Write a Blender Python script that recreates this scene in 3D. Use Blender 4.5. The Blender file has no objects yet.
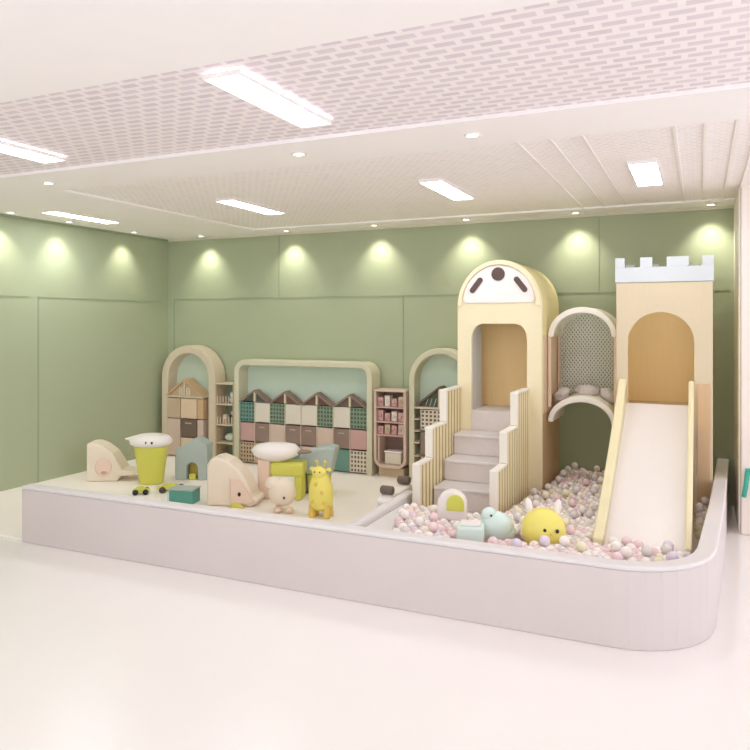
import bpy, math, random
from mathutils import Vector, Matrix
random.seed(7)
PI = math.pi
sc = bpy.context.scene
COL = sc.collection

# ------------------------------------------------------------------ camera
cam_d = bpy.data.cameras.new('camera')
cam_d.sensor_width = 36.0
cam_d.lens = 36.0 * 715 / 750
cam_d.shift_y = -52 / 750
cam = bpy.data.objects.new('camera', cam_d)
COL.objects.link(cam)
cam.location = (0, 0, 1.9)
cam.rotation_euler = (PI / 2, 0, math.atan(325 / 715))
sc.camera = cam

# ------------------------------------------------------------------ world, big light, exposure
w = bpy.data.worlds.new('world')
sc.world = w
w.use_nodes = True
w.node_tree.nodes['Background'].inputs[0].default_value = (0.925, 0.97, 1.06, 1)
w.node_tree.nodes['Background'].inputs[1].default_value = 1.32
sc.view_settings.view_transform = 'Standard'
sc.view_settings.look = 'None'
sc.view_settings.gamma = 1
sc.view_settings.use_curve_mapping = False
sc.view_settings.exposure = 0.61
SPOT_W, TROFFER = 19.0, 12.0
sc.cycles.max_bounces = 12
sc.cycles.diffuse_bounces = 8


# ------------------------------------------------------------------ materials


def srgb(r, g, b):
    f = lambda c: (c / 255 / 12.92) if c / 255 <= .04045 else ((c / 255 + .055) / 1.055) ** 2.4
    return (f(r), f(g), f(b), 1)


def mat(name, rgb, rough=.6, spec=.3, noise=.03, scale=6.0, bump=0.0, bscale=80, metal=0, coat=0):
    m = bpy.data.materials.new(name); m.use_nodes = True
    nt = m.node_tree; b = nt.nodes['Principled BSDF']
    c = srgb(*rgb)
    tc = nt.nodes.new('ShaderNodeTexCoord')
    nz = nt.nodes.new('ShaderNodeTexNoise'); nz.inputs['Scale'].default_value = scale
    nt.links.new(tc.outputs['Object'], nz.inputs['Vector'])
    mx = nt.nodes.new('ShaderNodeMix'); mx.data_type = 'RGBA'
    mx.inputs['A'].default_value = tuple(min(1, x * (1 - noise * 1.5)) for x in c[:3]) + (1,)
    mx.inputs['B'].default_value = tuple(min(1, x * (1 + noise * 1.5)) for x in c[:3]) + (1,)
    nt.links.new(nz.outputs['Fac'], mx.inputs['Factor'])
    nt.links.new(mx.outputs['Result'], b.inputs['Base Color'])
    b.inputs['Roughness'].default_value = rough
    b.inputs['Specular IOR Level'].default_value = spec
    b.inputs['Metallic'].default_value = metal
    b.inputs['Coat Weight'].default_value = coat
    if bump:
        n2 = nt.nodes.new('ShaderNodeTexNoise'); n2.inputs['Scale'].default_value = bscale
        nt.links.new(tc.outputs['Object'], n2.inputs['Vector'])
        bp = nt.nodes.new('ShaderNodeBump'); bp.inputs['Strength'].default_value = bump
        bp.inputs['Distance'].default_value = .01
        nt.links.new(n2.outputs['Fac'], bp.inputs['Height'])
        nt.links.new(bp.outputs['Normal'], b.inputs['Normal'])
    return m


def wood(name, rgb, amt=.07, axis='Z'):
    m = mat(name, rgb, .5, .3, .02)
    nt = m.node_tree; b = nt.nodes['Principled BSDF']; c = srgb(*rgb)
    tc = nt.nodes.new('ShaderNodeTexCoord')
    mp = nt.nodes.new('ShaderNodeMapping')
    mp.inputs['Scale'].default_value = {'Z': (14, 14, .8), 'X': (.8, 14, 14), 'Y': (14, .8, 14)}[axis]
    nt.links.new(tc.outputs['Object'], mp.inputs['Vector'])
    nz = nt.nodes.new('ShaderNodeTexNoise'); nz.inputs['Scale'].default_value = 3; nz.inputs['Detail'].default_value = 4
    nt.links.new(mp.outputs['Vector'], nz.inputs['Vector'])
    mx = nt.nodes.new('ShaderNodeMix'); mx.data_type = 'RGBA'
    mx.inputs['A'].default_value = tuple(x * (1 - amt * 1.6) for x in c[:3]) + (1,)
    mx.inputs['B'].default_value = tuple(min(1, x * (1 + amt * 1.6)) for x in c[:3]) + (1,)
    nt.links.new(nz.outputs['Fac'], mx.inputs['Factor'])
    nt.links.new(mx.outputs['Result'], b.inputs['Base Color'])
    return m


def perforated(name, base, dark, bw, bh, mortar, smooth=.3):
    m = mat(name, base, .6, .2, .02)
    nt = m.node_tree; b = nt.nodes['Principled BSDF']
    tc = nt.nodes.new('ShaderNodeTexCoord')
    br = nt.nodes.new('ShaderNodeTexBrick')
    br.inputs['Scale'].default_value = 1
    br.inputs['Brick Width'].default_value = bw
    br.inputs['Row Height'].default_value = bh
    br.inputs['Mortar Size'].default_value = mortar
    br.inputs['Mortar Smooth'].default_value = smooth
    br.inputs['Color1'].default_value = srgb(*dark)
    br.inputs['Color2'].default_value = srgb(*[min(255, int(x * 1.05)) for x in dark])
    br.inputs['Mortar'].default_value = srgb(*base)
    nt.links.new(tc.outputs['Object'], br.inputs['Vector'])
    nt.links.new(br.outputs['Color'], b.inputs['Base Color'])
    return m


def emit(name, rgb, s):
    m = bpy.data.materials.new(name); m.use_nodes = True
    b = m.node_tree.nodes['Principled BSDF']
    b.inputs['Base Color'].default_value = srgb(*rgb)
    b.inputs['Emission Color'].default_value = srgb(*rgb)
    b.inputs['Emission Strength'].default_value = s
    return m


M = dict(
    floor=mat('floor_tile', (246, 241, 238), .25, .4, .015, 1.5),
    mat=mat('soft_mat', (245, 238, 230), .7, .2, .03, 2),
    ceil=mat('ceiling_paint', (250, 245, 243), .8, .2, .01),
    perf1=perforated('perforated_ceiling', (248, 240, 240), (222, 210, 216), .13, .075, .018),
    perf2=perforated('fine_perforated_ceiling', (251, 245, 244), (238, 229, 228), .07, .05, .014),
    green=mat('sage_green_wall_paint', (173, 181, 151), .7, .2, .02, 1.2),
    groove=mat('sage_green_joint', (156, 168, 140), .8, .1, .02),
    cornice=mat('cream_cornice', (214, 208, 190), .7, .2, .01),
    white=mat('white_wall_paint', (240, 229, 220), .6, .3, .01),
    fence=mat('pinkish_grey_padding', (214, 203, 200), .5, .3, .02, 2),
    fence_top=mat('pale_padding_top', (226, 221, 220), .5, .3, .02, 2),
    cream=mat('cream_panel', (240, 228, 192), .5, .3, .02),
    cream2=mat('yellow_cream_panel', (236, 222, 168), .5, .3, .02),
    castle=wood('pale_tan_panel', (214, 198, 168), .02),
    orange=wood('orange_tan_panel', (255, 224, 166), .03),
    brown=wood('brown_birch_panel', (208, 176, 138), .05),
    pinkwood=wood('pinkish_birch_panel', (226, 200, 172), .05),
    bluegrey=mat('blue_grey_paint', (208, 212, 214), .5, .3, .02),
    slide=mat('off_white_slide', (232, 224, 217), .25, .4, .01),
    rail=mat('pale_yellow_rail', (232, 221, 180), .4, .4, .02),
    offwhite=mat('off_white_paint', (240, 234, 222), .5, .3, .015),
    step=mat('grey_white_carpet', (228, 219, 215), .9, .1, .03, 20, .3, 200),
    slat_gap=wood('olive_tan_backing', (188, 166, 112), .05),
    net=mat('grey_netting', (236, 236, 228), .8, .1, .04),
    fuzz=mat('grey_plush', (216, 208, 202), 1, .05, .1, 30, .8, 120),
    dark=mat('dark_brown_plastic', (96, 78, 72), .5, .3, .04),
    black=mat('black_plastic', (30, 27, 25), .35, .5, .02),
    frame1=wood('pale_tan_shelf_frame', (216, 202, 178), .05),
    frame2=mat('sage_cream_shelf_frame', (212, 208, 182), .6, .2, .03),
    mint_panel=mat('mint_green_back_panel', (206, 222, 204), .5, .3, .02),
    tan=wood('tan_wood', (200, 178, 150), .05),
    pinktan=mat('pink_beige_panel', (212, 190, 176), .6, .2, .03),
    pink=mat('dusty_pink_plastic', (203, 164, 160), .6, .2, .05),
    brownd=mat('taupe_box', (150, 128, 118), .7, .2, .06),
    taupe=mat('dark_taupe_box', (118, 102, 92), .7, .2, .06),
    teal=mat('teal_plastic', (112, 152, 142), .5, .3, .04),
    tealg=mat('grey_green_plastic', (134, 152, 130), .5, .3, .04),
    hole=mat('dark_hole_backing', (92, 104, 92), .8, .1, .05),
    holeb=mat('brown_hole_backing', (120, 96, 82), .8, .1, .05),
    cellwhite=mat('cream_white_box', (224, 215, 200), .5, .3, .02),
    lime=mat('lime_yellow_plastic', (218, 216, 98), .4, .4, .03),
    yellow=mat('bright_yellow_plastic', (240, 226, 118), .4, .4, .03),
    golden=mat('golden_yellow_plastic', (230, 200, 100), .4, .4, .03),
    tcream=mat('cream_plastic', (236, 222, 203), .45, .3, .03),
    tpeach=mat('peach_plastic', (234, 208, 190), .45, .3, .03),
    twhite=mat('white_plastic', (243, 236, 232), .4, .4, .015),
    tgrey=mat('grey_teal_plastic', (178, 190, 184), .45, .3, .03),
    lav=mat('lavender_grey_plastic', (192, 186, 200), .45, .3, .03),
    aqua=mat('pale_aqua_foam', (218, 236, 228), .5, .3, .02),
    teald=mat('deep_teal_plastic', (96, 160, 146), .5, .3, .03),
    tealb=mat('vivid_teal_plastic', (70, 178, 156), .45, .3, .03),
    ballw=mat('white_ball', (246, 238, 232), .25, .5, .01, coat=.3),
    ballp=mat('pale_pink_ball', (238, 210, 212), .25, .5, .02, coat=.3),
    ballg=mat('pearl_grey_ball', (222, 214, 211), .2, .6, .02, coat=.4),
    balll=mat('pale_lilac_ball', (226, 214, 228), .25, .5, .02, coat=.3),
    bally=mat('pale_yellow_ball', (240, 232, 200), .25, .5, .02, coat=.3),
    lamp=emit('lit_diffuser', (246, 250, 255), TROFFER),
    bulb=emit('lit_spot_lens', (255, 250, 225), 6),
)

# ------------------------------------------------------------------ mesh helpers


class MB:
    def __init__(s): s.v = []; s.f = []; s.sm = []

    def add(s, vs, fs, smooth=False):
        k = len(s.v); s.v += [tuple(v) for v in vs]
        s.f += [tuple(i + k for i in f) for f in fs]; s.sm += [smooth] * len(fs)
        return s

    def box(s, x0, x1, y0, y1, z0, z1):
        return s.add([(x0, y0, z0), (x1, y0, z0), (x1, y1, z0), (x0, y1, z0), (x0, y0, z1), (x1, y0, z1), (x1, y1, z1), (x0, y1, z1)],
                     [(0, 3, 2, 1), (4, 5, 6, 7), (0, 1, 5, 4), (1, 2, 6, 5), (2, 3, 7, 6), (3, 0, 4, 7)])

    def prism(s, pts, y0, y1, ax='y'):
        """closed outline (u,v) counter-clockwise in the x-z plane, run from y0 to y1"""
        n = len(pts)
        mk = {'y': lambda u, v, t: (u, t, v), 'x': lambda u, v, t: (t, u, v), 'z': lambda u, v, t: (u, v, t)}[ax]
        vs = [mk(u, v, y0) for u, v in pts] + [mk(u, v, y1) for u, v in pts]
        fs = [tuple(range(n)), tuple(range(2 * n - 1, n - 1, -1))]
        fs += [(i, i + n, (i + 1) % n + n, (i + 1) % n) for i in range(n)]
        return s.add(vs, fs)

    def ring(s, outer, inner, y0, y1, ax='y', closed=True):
        """two outlines with the same count joined as a frame"""
        n = len(outer)
        mk = {'y': lambda u, v, t: (u, t, v), 'x': lambda u, v, t: (t, u, v), 'z': lambda u, v, t: (u, v, t)}[ax]
        vs = [mk(*p, y0) for p in outer] + [mk(*p, y0) for p in inner] + [mk(*p, y1) for p in outer] + [mk(*p, y1) for p in inner]
        fs = []
        for i in range(n if closed else n - 1):
            j = (i + 1) % n
            fs += [(i, j, n + j, n + i), (2 * n + i, 3 * n + i, 3 * n + j, 2 * n + j),
                   (i, 2 * n + i, 2 * n + j, j), (n + i, n + j, 3 * n + j, 3 * n + i)]
        if not closed:
            fs += [(0, n, 3 * n, 2 * n), (n - 1, 3 * n - 1, 4 * n - 1, 2 * n - 1)]
        return s.add(vs, fs)

    def lathe(s, prof, c=(0, 0, 0), seg=24, sx=1, sy=1):
        vs = []; fs = []; n = len(prof)
        for r, z in prof:
            for k in range(seg):
                a = 2 * PI * k / seg
                vs.append((c[0] + r * sx * math.cos(a), c[1] + r * sy * math.sin(a), c[2] + z))
        for i in range(n - 1):
            for k in range(seg):
                k2 = (k + 1) % seg
                fs.append((i * seg + k, i * seg + k2, (i + 1) * seg + k2, (i + 1) * seg + k))
        fs.append(tuple(range(seg - 1, -1, -1))); fs.append(tuple(range((n - 1) * seg, n * seg)))
        return s.add(vs, fs, True)

    def ball(s, c, rx, ry=None, rz=None, seg=20, rot=None):
        ry = ry or rx; rz = rz or rx
        vs = []; fs = []; nr = seg // 2
        for i in range(nr + 1):
            t = PI * i / nr
            for k in range(seg):
                a = 2 * PI * k / seg
                p = Vector((rx * math.sin(t) * math.cos(a), ry * math.sin(t) * math.sin(a), -rz * math.cos(t)))
                if rot: p = rot @ p
                vs.append(tuple(p + Vector(c)))
        for i in range(nr):
            for k in range(seg):
                k2 = (k + 1) % seg
                fs.append((i * seg + k, i * seg + k2, (i + 1) * seg + k2, (i + 1) * seg + k))
        return s.add(vs, fs, True)

    def tube(s, path, r, seg=8, closed=False):
        P = [Vector(p) for p in path]; n = len(P); vs = []; fs = []
        up = Vector((0, 0, 1))
        for i in range(n):
            a = P[(i - 1) % n] if (closed or i > 0) else P[i]
            b = P[(i + 1) % n] if (closed or i < n - 1) else P[i]
            t = (b - a).normalized()
            ref = up if abs(t.dot(up)) < .93 else Vector((0, 1, 0))
            u = t.cross(ref).normalized(); v = t.cross(u).normalized()
            if i and (u.dot(pu) < 0): u = -u; v = -v
            # keep the frame close to the previous one
            if i:
                u = (pu - t * pu.dot(t)).normalized(); v = t.cross(u).normalized()
            pu = u
            for k in range(seg):
                q = 2 * PI * k / seg
                vs.append(tuple(P[i] + (u * math.cos(q) + v * math.sin(q)) * r))
        for i in range(n if closed else n - 1):
            j = (i + 1) % n
            for k in range(seg):
                k2 = (k + 1) % seg
                fs.append((i * seg + k, i * seg + k2, j * seg + k2, j * seg + k))
        if not closed:
            fs.append(tuple(range(seg - 1, -1, -1))); fs.append(tuple(range((n - 1) * seg, n * seg)))
        return s.add(vs, fs, True)

    def xf(s, mtx):
        s.v = [tuple(mtx @ Vector(v)) for v in s.v]; return s

    def build(s, name, m, parent=None, bevel=0, seg=2, recalc=True, **tags):
        me = bpy.data.meshes.new(name); me.from_pydata(s.v, [], s.f)
        me.polygons.foreach_set('use_smooth', s.sm)
        if recalc:
            import bmesh
            bm = bmesh.new(); bm.from_mesh(me)
            bmesh.ops.recalc_face_normals(bm, faces=bm.faces); bm.to_mesh(me); bm.free()
        me.materials.append(m)
        o = bpy.data.objects.new(name, me); COL.objects.link(o)
        if parent: o.parent = parent
        if bevel:
            b = o.modifiers.new('bevel', 'BEVEL'); b.width = bevel; b.segments = seg
            b.limit_method = 'ANGLE'; b.angle_limit = math.radians(35)
        for k, v in tags.items(): o[k] = v
        return o


def thing(name, label, cat, loc=(0, 0, 0), rz=0, group=None):
    o = bpy.data.objects.new(name, None); COL.objects.link(o)
    o.empty_display_size = .1
    o.location = loc; o.rotation_euler = (0, 0, rz); o['label'] = label; o['category'] = cat
    if group: o['group'] = group
    return o


def tag(o, label, cat, group=None):
    o['label'] = label; o['category'] = cat
    if group: o['group'] = group
    return o


def struct(o): o['kind'] = 'structure'; return o


def arc(cx, cz, rx, rz, a0, a1, n):
    return [(cx + rx * math.cos(math.radians(a0 + (a1 - a0) * i / n)), cz + rz * math.sin(math.radians(a0 + (a1 - a0) * i / n))) for i in range(n + 1)]


def copy_tree(o, parent=None):
    c = o.copy(); COL.objects.link(c)
    if parent: c.parent = parent
    for ch in [x for x in bpy.data.objects if x.parent == o]: copy_tree(ch, c)
    return c


# ------------------------------------------------------------------ room
C = 3.12
LX, BY, RX = -7.11, 8.30, 0.33
struct(MB().box(-9, 7, -4, 10.4, -.1, 0).build('floor', M['floor']))
struct(MB().box(LX, LX - .15, -4, BY + .15, 0, C + .2).build('wall_left', M['green']))
struct(MB().box(LX, RX, BY, BY + .15, 0, C + .2).build('wall_back', M['green']))
struct(MB().box(.335, 1.3, 7.2, BY + .15, 0, C + .2).build('wall_right', M['white'], bevel=.012))
# soft mat over the play zone, its front edge in line with the low wall
struct(MB().box(LX, -2.45, 4.42, BY, 0, .018).build('floor_mat', M['mat']))

# ceiling: white boards with recessed perforated fields
cm = MB()
xs = [-9, -7.0, 0.2, 7]; f1 = (2.75, 4.17); f2 = (4.80, 7.90)


def ceil_rect(x0, x1, y0, y1): cm.box(x0, x1, y0, y1, C, C + .06)


ceil_rect(-9, 7, -4, f1[0]); ceil_rect(-9, 7, f1[1], f2[0]); ceil_rect(-9, 7, f2[1], 10.4)
ceil_rect(3.0, 7, f1[0], f1[1])
ceil_rect(-9, -5.35, f2[0], f2[1]); ceil_rect(0.33, 7, f2[0], f2[1])
struct(cm.build('ceiling', M['ceil']))
struct(MB().box(-9, 3.0, f1[0], f1[1], C + .025, C + .06).build('ceiling_perforated_field', M['perf1']))
struct(MB().box(-5.35, .33, f2[0], f2[1], C + .02, C + .06).build('ceiling_fine_perforated_field', M['perf2']))
n = 0
for x in (-1.15, -.93, -.72, -.16, .02, .2):
    n += 1
    struct(MB().box(x, x + .02, 4.82, 7.88, C + .008, C + .02).build('trim_%d' % n, M['twhite']))
# cornices, wall joints
for b in ([LX, RX, BY - .03, BY, C - .03, C], [LX, LX + .03, -4, BY - .03, C - .025, C]):
    n += 1; struct(MB().box(*b).build('trim_%d' % n, M['cornice'] if b[2] > 0 else M['groove']))
n += 1; struct(MB().box(.319, .333, 7.25, BY - .002, 0, C).build('trim_%d' % n, M['offwhite']))
for b in ([-6.98, RX - .05, 2.235, 2.25], [-7.0, -6.985, 0, 2.25], [-3.39, -3.38, 0, 2.24], [-5.21, -5.2, 2.25, C - .05], [-1.03, -1.02, 2.25, C - .05]):
    n += 1; struct(MB().box(b[0], b[1], BY - .006, BY, b[2], b[3]).build('trim_%d' % n, M['groove']))
for b in ([6.03, 8.15, 2.20, 2.212], [6.03, 6.045, 0, 2.2], [-4, 5.9, 2.2, 2.21]):
    n += 1; struct(MB().box(LX, LX + .006, b[0], b[1], b[2], b[3]).build('trim_%d' % n, M['groove']))

# ceiling troffers
troffers = [(-.40, 5.80, 'bright ceiling light panel above the crenellated castle slide'),
            (-2.11, 5.80, 'bright ceiling light panel above the arched playhouse tower'),
            (-4.30, 5.85, 'bright ceiling light panel above the row of house shelves'),
            (-6.50, 5.65, 'bright ceiling light panel along the left green wall'),
            (-4.42, 2.95, 'bright ceiling light panel in the dashed perforated field, far left'),
            (-2.15, 2.90, 'bright ceiling light panel in the dashed perforated field, nearest the middle')]
for x, y, lab in troffers:
    t = thing('ceiling_light', lab, 'ceiling light', (x, y + .475, C), 0, 'ceiling light panels')
    fr = MB(); o_ = [(-.11, -.485), (.11, -.485), (.11, .485), (-.11, .485)]; i_ = [(-.1, -.475), (.1, -.475), (.1, .475), (-.1, .475)]
    fr.ring(o_, i_, -.008, .02, 'z').build('light_frame', M['twhite'], t)
    MB().box(-.1, .1, -.475, .475, -.003, .019).build('diffuser', M['lamp'], t)


def downlight(x, y, lab, power, dx=0, dy=0, grp='wall wash spots'):
    t = thing('downlight', lab, 'spot light', (x, y, C), 0, grp)
    MB().lathe([(.055, 0), (.055, -.012), (.04, -.012), (.04, 0)], seg=20).build('trim_ring', M['twhite'], t)
    MB().lathe([(.038, -.002), (.038, -.006)], seg=20).build('lens', M['bulb'], t)
    if power:
        d = bpy.data.lights.new('downlight_lamp', 'SPOT'); d.energy = power; d.spot_size = math.radians(92)
        d.spot_blend = 1.0; d.shadow_soft_size = .03; d.color = (1, .96, .84)
        o = bpy.data.objects.new('downlight_lamp', d); COL.objects.link(o); o.parent = t
        o.location = (0, 0, -.03)
        o.rotation_euler = Vector((dx, dy, -1)).to_track_quat('-Z', 'Y').to_euler()


for x, s in ((-6.35, 'over the arched shelf in the corner'), (-4.96, 'over the left end of the long house shelf'),
             (-3.69, 'over the right end of the long house shelf'), (-2.50, 'left of the playhouse dome'),
             (-1.25, 'between the playhouse dome and the castle'), (.10, 'over the right end of the castle top')):
    downlight(x, BY - .21, 'small lit spot washing the back wall ' + s, SPOT_W, 0, .22)
for y, s in ((5.50, 'at the left picture edge'), (6.30, 'second from the left picture edge'), (7.38, 'nearest the room corner')):
    downlight(LX + .21, y, 'small lit spot washing the left wall ' + s, SPOT_W * .8, -.22, 0)
for x, y, s in ((-5.15, 4.48, 'leftmost of three'), (-2.63, 4.46, 'in the middle'), (-1.34, 4.47, 'furthest right')):
    downlight(x, y, 'small round ceiling spot on smooth white band, ' + s, 0, grp='ceiling band spots')

# ------------------------------------------------------------------ low padded wall round the play zone
HF = .49


def fence_path():
    cpts = [(-5.36, 4.43), (-3.7, 4.43), (-2.0, 4.43), (-.47, 4.43)]
    cpts += [(-.47 + .5 * math.sin(math.radians(a)), 4.93 - .5 * math.cos(math.radians(a))) for a in range(10, 90, 10)]
    cpts += [(.04, 4.95), (.12, 6.2), (.22, 8.28)]
    return cpts


def ribbon(path, half, z0, z1, inset=0):
    P = [Vector((x, y)) for x, y in path]; L = []; Rr = []
    for i in range(len(P)):
        a = P[max(0, i - 1)]; b = P[min(len(P) - 1, i + 1)]; t = (b - a).normalized(); nn = Vector((-t.y, t.x))
        L.append(P[i] + nn * half); Rr.append(P[i] - nn * half)
    return MB().ring([tuple(p) for p in Rr], [tuple(p) for p in L], z0, z1, 'z', closed=False)


fw = thing('low_wall', 'long low padded pinkish grey wall with rounded corner round the play area', 'low wall')
ribbon(fence_path(), .05, 0, HF - .03).build('wall_body', M['fence'], fw, bevel=.008)
ribbon(fence_path(), .056, HF - .03, HF).build('top_cap', M['fence_top'], fw, bevel=.012, seg=3)

# divider between mat and balls
dv = thing('divider', 'low greyish white padded divider between soft mat and ball pit', 'divider')
MB().box(-2.44, -2.36, 4.50, 6.06, .0, .38).build('divider_body', M['fence_top'], dv, bevel=.02)
MB().prism([(-2.359, 4.50), (-1.97, 4.50), (-2.32, 5.70), (-2.359, 5.80)], .0, .33, 'z').build('wedge', M['fence_top'], dv, bevel=.02)
MB().box(-2.40, -2.37, 6.065, 6.10, .0, .375).build('gap_shade_strip', M['taupe'], dv)  # dark strip stands in for the shadow in the gap at the divider's end

# ------------------------------------------------------------------ shelves along the back wall
FY = 8.02      # shelf fronts
KX = 1.0217


def lattice(x0, x1, z0, z1, y, nx, nz, bar=.35):
    m = MB(); px = (x1 - x0) / nx; pz = (z1 - z0) / nz
    for i in range(nx + 1):
        c = x0 + i * px; m.box(max(x0, c - px * bar / 2), min(x1, c + px * bar / 2), y, y + .012, z0, z1)
    for j in range(nz + 1):
        c = z0 + j * pz; m.box(x0, x1, y + .001, y + .011, max(z0, c - pz * bar / 2), min(z1, c + pz * bar / 2))
    return m


def cell(par, x0, x1, z0, z1, kind, y=FY):
    g = .006; x0 += g; x1 -= g; z0 += g; z1 -= g
    if kind.startswith('lat_'):
        c = {'teal': ('teal', 'hole'), 'green': ('tealg', 'hole'), 'white': ('cellwhite', 'holeb'), 'brown': ('tan', 'holeb')}[kind[4:]]
        b = MB().box(x0, x1, y + .02, y + .18, z0, z1).build('storage_box', M[c[1]], par)
        lattice(x0, x1, z0, z1, y + .006, 5, 5, .42).build('perforated_front', M[c[0]], b)
    else:
        b = MB().box(x0, x1, y + .008, y + .18, z0, z1).build('storage_box', M[kind], par, bevel=.006)
        if kind in ('brownd', 'taupe'):
            MB().box(x0 + .3 * (x1 - x0), x1 - .3 * (x1 - x0), y - .004, y + .008, z1 - .06, z1 - .045).build('handle', M['tan'], b, bevel=.003)


def gable(par, x0, x1, z0, z1, y=FY, d=.18, fill='holeb', board='frame2'):
    c = (x0 + x1) / 2; t = .022
    MB().ring([(x0 - .01, z0), (c, z1), (x1 + .01, z0)], [(x0 + .03, z0), (c, z1 - t * 1.3), (x1 - .03, z0)], y - .01, y + d, closed=False).build('roof', M[board], par)
    MB().prism([(x0 + .03, z0 + .001), (x1 - .03, z0 + .001), (c, z1 - t * 1.5)], y + .025, y + d - .01).build('gable_panel', M[fill], par)
    MB().box(c - .014, c + .014, y, y + .024, z0 + .001, z1 - .03).build('gable_post', M['frame1'], par)


def arch_unit(x0, x1, ztop, t, lab, fm):
    u = thing('arch_shelf', lab, 'shelf', ((x0 + x1) / 2, FY, .018)); ox, oz = (x0 + x1) / 2, .018
    h = (x1 - x0) / 2; zs = ztop - h - oz
    o_ = [(h, 0)] + arc(0, zs, h, h, 0, 180, 20) + [(-h, 0)]
    i_ = [(h - t, 0)] + arc(0, zs, h - t, h - t, 0, 180, 20) + [(-h + t, 0)]
    MB().ring(o_, i_, 0, .25, closed=False).build('shelf_frame', fm, u, bevel=.012)
    MB().prism([(h - t, 0)] + arc(0, zs, h - t, h - t, 0, 180, 20) + [(-h + t, 0)], .20, .24).build('back_panel', M['mint_panel'], u)
    return u


# left arch unit in the corner
u = arch_unit(-6.84, -5.93, 1.585, .11, 'tan arched play shelf with little gabled house in the room corner', M['frame1'])
u2 = bpy.data.objects.new('house_front', None); 


def rel(par, fn):
    """run a builder in world numbers, then hang what it made under par"""
    before = set(bpy.data.objects)
    fn()
    off = Vector(par.location)
    for o in set(bpy.data.objects) - before:
        if o.parent is par: o.location = o.location - off


def f_left():
    Y = FY - .02
    gable(u, -6.74, -6.12, .88, 1.12, Y, .19, 'tan', 'brown')
    MB().box(-6.74, -6.11, Y, FY + .18, .855, .88).build('shelf_board', M['frame1'], u)
    for k in range(5):
        x = -6.52 + k * .04
        MB().box(x, x + .012, Y + .01, Y + .05, .885, 1.0).build('peg', M['tcream'], u)
    cell(u, -6.73, -6.50, .56, .85, 'tan', Y); cell(u, -6.50, -6.22, .56, .85, 'pinkwood', Y); cell(u, -6.22, -6.11, .56, .85, 'brown', Y)
    cell(u, -6.73, -6.50, .03, .56, 'pinktan', Y); cell(u, -6.50, -6.22, .30, .56, 'taupe', Y); cell(u, -6.50, -6.22, .03, .30, 'pinkwood', Y)
    cell(u, -6.22, -6.11, .03, .56, 'pinktan', Y)


rel(u, f_left)
bpy.data.objects.remove(u2)

# long unit
u = thing('house_shelf', 'long toy shelf with four dark gabled roofs inside a rounded frame', 'shelf', (-4.6, FY, .018))
x0, x1, zt, r, t = -5.61, -3.60, 1.41, .17, .075
o_ = [(x1, .018)] + arc(x1 - r, zt - r, r, r, 0, 90, 8) + arc(x0 + r, zt - r, r, r, 90, 180, 8) + [(x0, .018)]
i_ = [(x1 - t, .018)] + arc(x1 - r, zt - r, r - t, r - t, 0, 90, 8) + arc(x0 + r, zt - r, r - t, r - t, 90, 180, 8) + [(x0 + t, .018)]


def f_long():
    MB().ring(o_, i_, FY - .02, FY + .25, closed=False).build('shelf_frame', M['frame2'], u, bevel=.012)
    MB().prism(i_, FY + .20, FY + .24).build('back_panel', M['mint_panel'], u)
    a = -5.53; cw = .2315
    r1 = ['lat_teal', 'cellwhite', 'lat_green', 'cellwhite', 'cellwhite', 'lat_green', 'cellwhite', 'lat_green']
    r2 = ['pink', 'brownd', 'pinktan', 'brownd', 'brownd', 'pinktan', 'brownd', 'pink']
    r3 = ['lat_brown', 'tan', 'lat_white', 'teal', 'pinktan', 'lat_white', 'teal', 'lat_white']
    for k in range(8):
        xa, xb = a + k * cw, a + (k + 1) * cw
        cell(u, xa, xb, .575, .845, r1[k]); cell(u, xa, xb, .315, .570, r2[k]); cell(u, xa, xb, .03, .310, r3[k])
    for k in range(4):
        gable(u, a + 2 * k * cw + .01, a + 2 * (k + 1) * cw - .01, .85, 1.01, FY, .12, ('hole', 'holeb', 'holeb', 'taupe')[k], 'brownd')
    for k in range(1, 8):
        MB().box(a + k * cw - .004, a + k * cw + .004, FY + .004, FY + .18, .025, .85).build('upright', M['frame1'], u)


rel(u, f_long)

# narrow open shelf beside the corner arch
nx0, nx1 = -5.925, -5.625
u = thing('narrow_shelf', 'narrow open tan shelf of toys between corner arch and long shelf', 'shelf', ((nx0 + nx1) / 2, FY, .018))


def f_narrow():
    MB().box(nx0, nx0 + .018, FY, FY + .25, .018, 1.08).build('side_panel', M['tan'], u)
    MB().box(nx1 - .018, nx1, FY, FY + .25, .018, 1.08).build('side_panel', M['tan'], u)
    MB().box(nx0 + .018, nx1 - .018, FY + .23, FY + .25, .018, 1.08).build('back_panel', M['tealg'], u)
    for z in (.03, .25, .50, .78, 1.06):
        MB().box(nx0 + .018, nx1 - .018, FY, FY + .23, z, z + .018).build('shelf_board', M['frame1'], u)
    for z in (.55, .83):
        for k in range(6):
            xx = nx0 + .03 + k * .046
            MB().box(xx, xx + .008, FY + .002, FY + .012, z - .03, z + .07).build('bar', M['tcream'], u)


rel(u, f_narrow)


def small_toy(name, lab, cat, x, y, z, parts):
    t = thing(name, lab, cat, (x, y, z), 0, 'small toys on the shelves')
    for nm, mb, m in parts: mb.build(nm, M[m], t)
    return t


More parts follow.
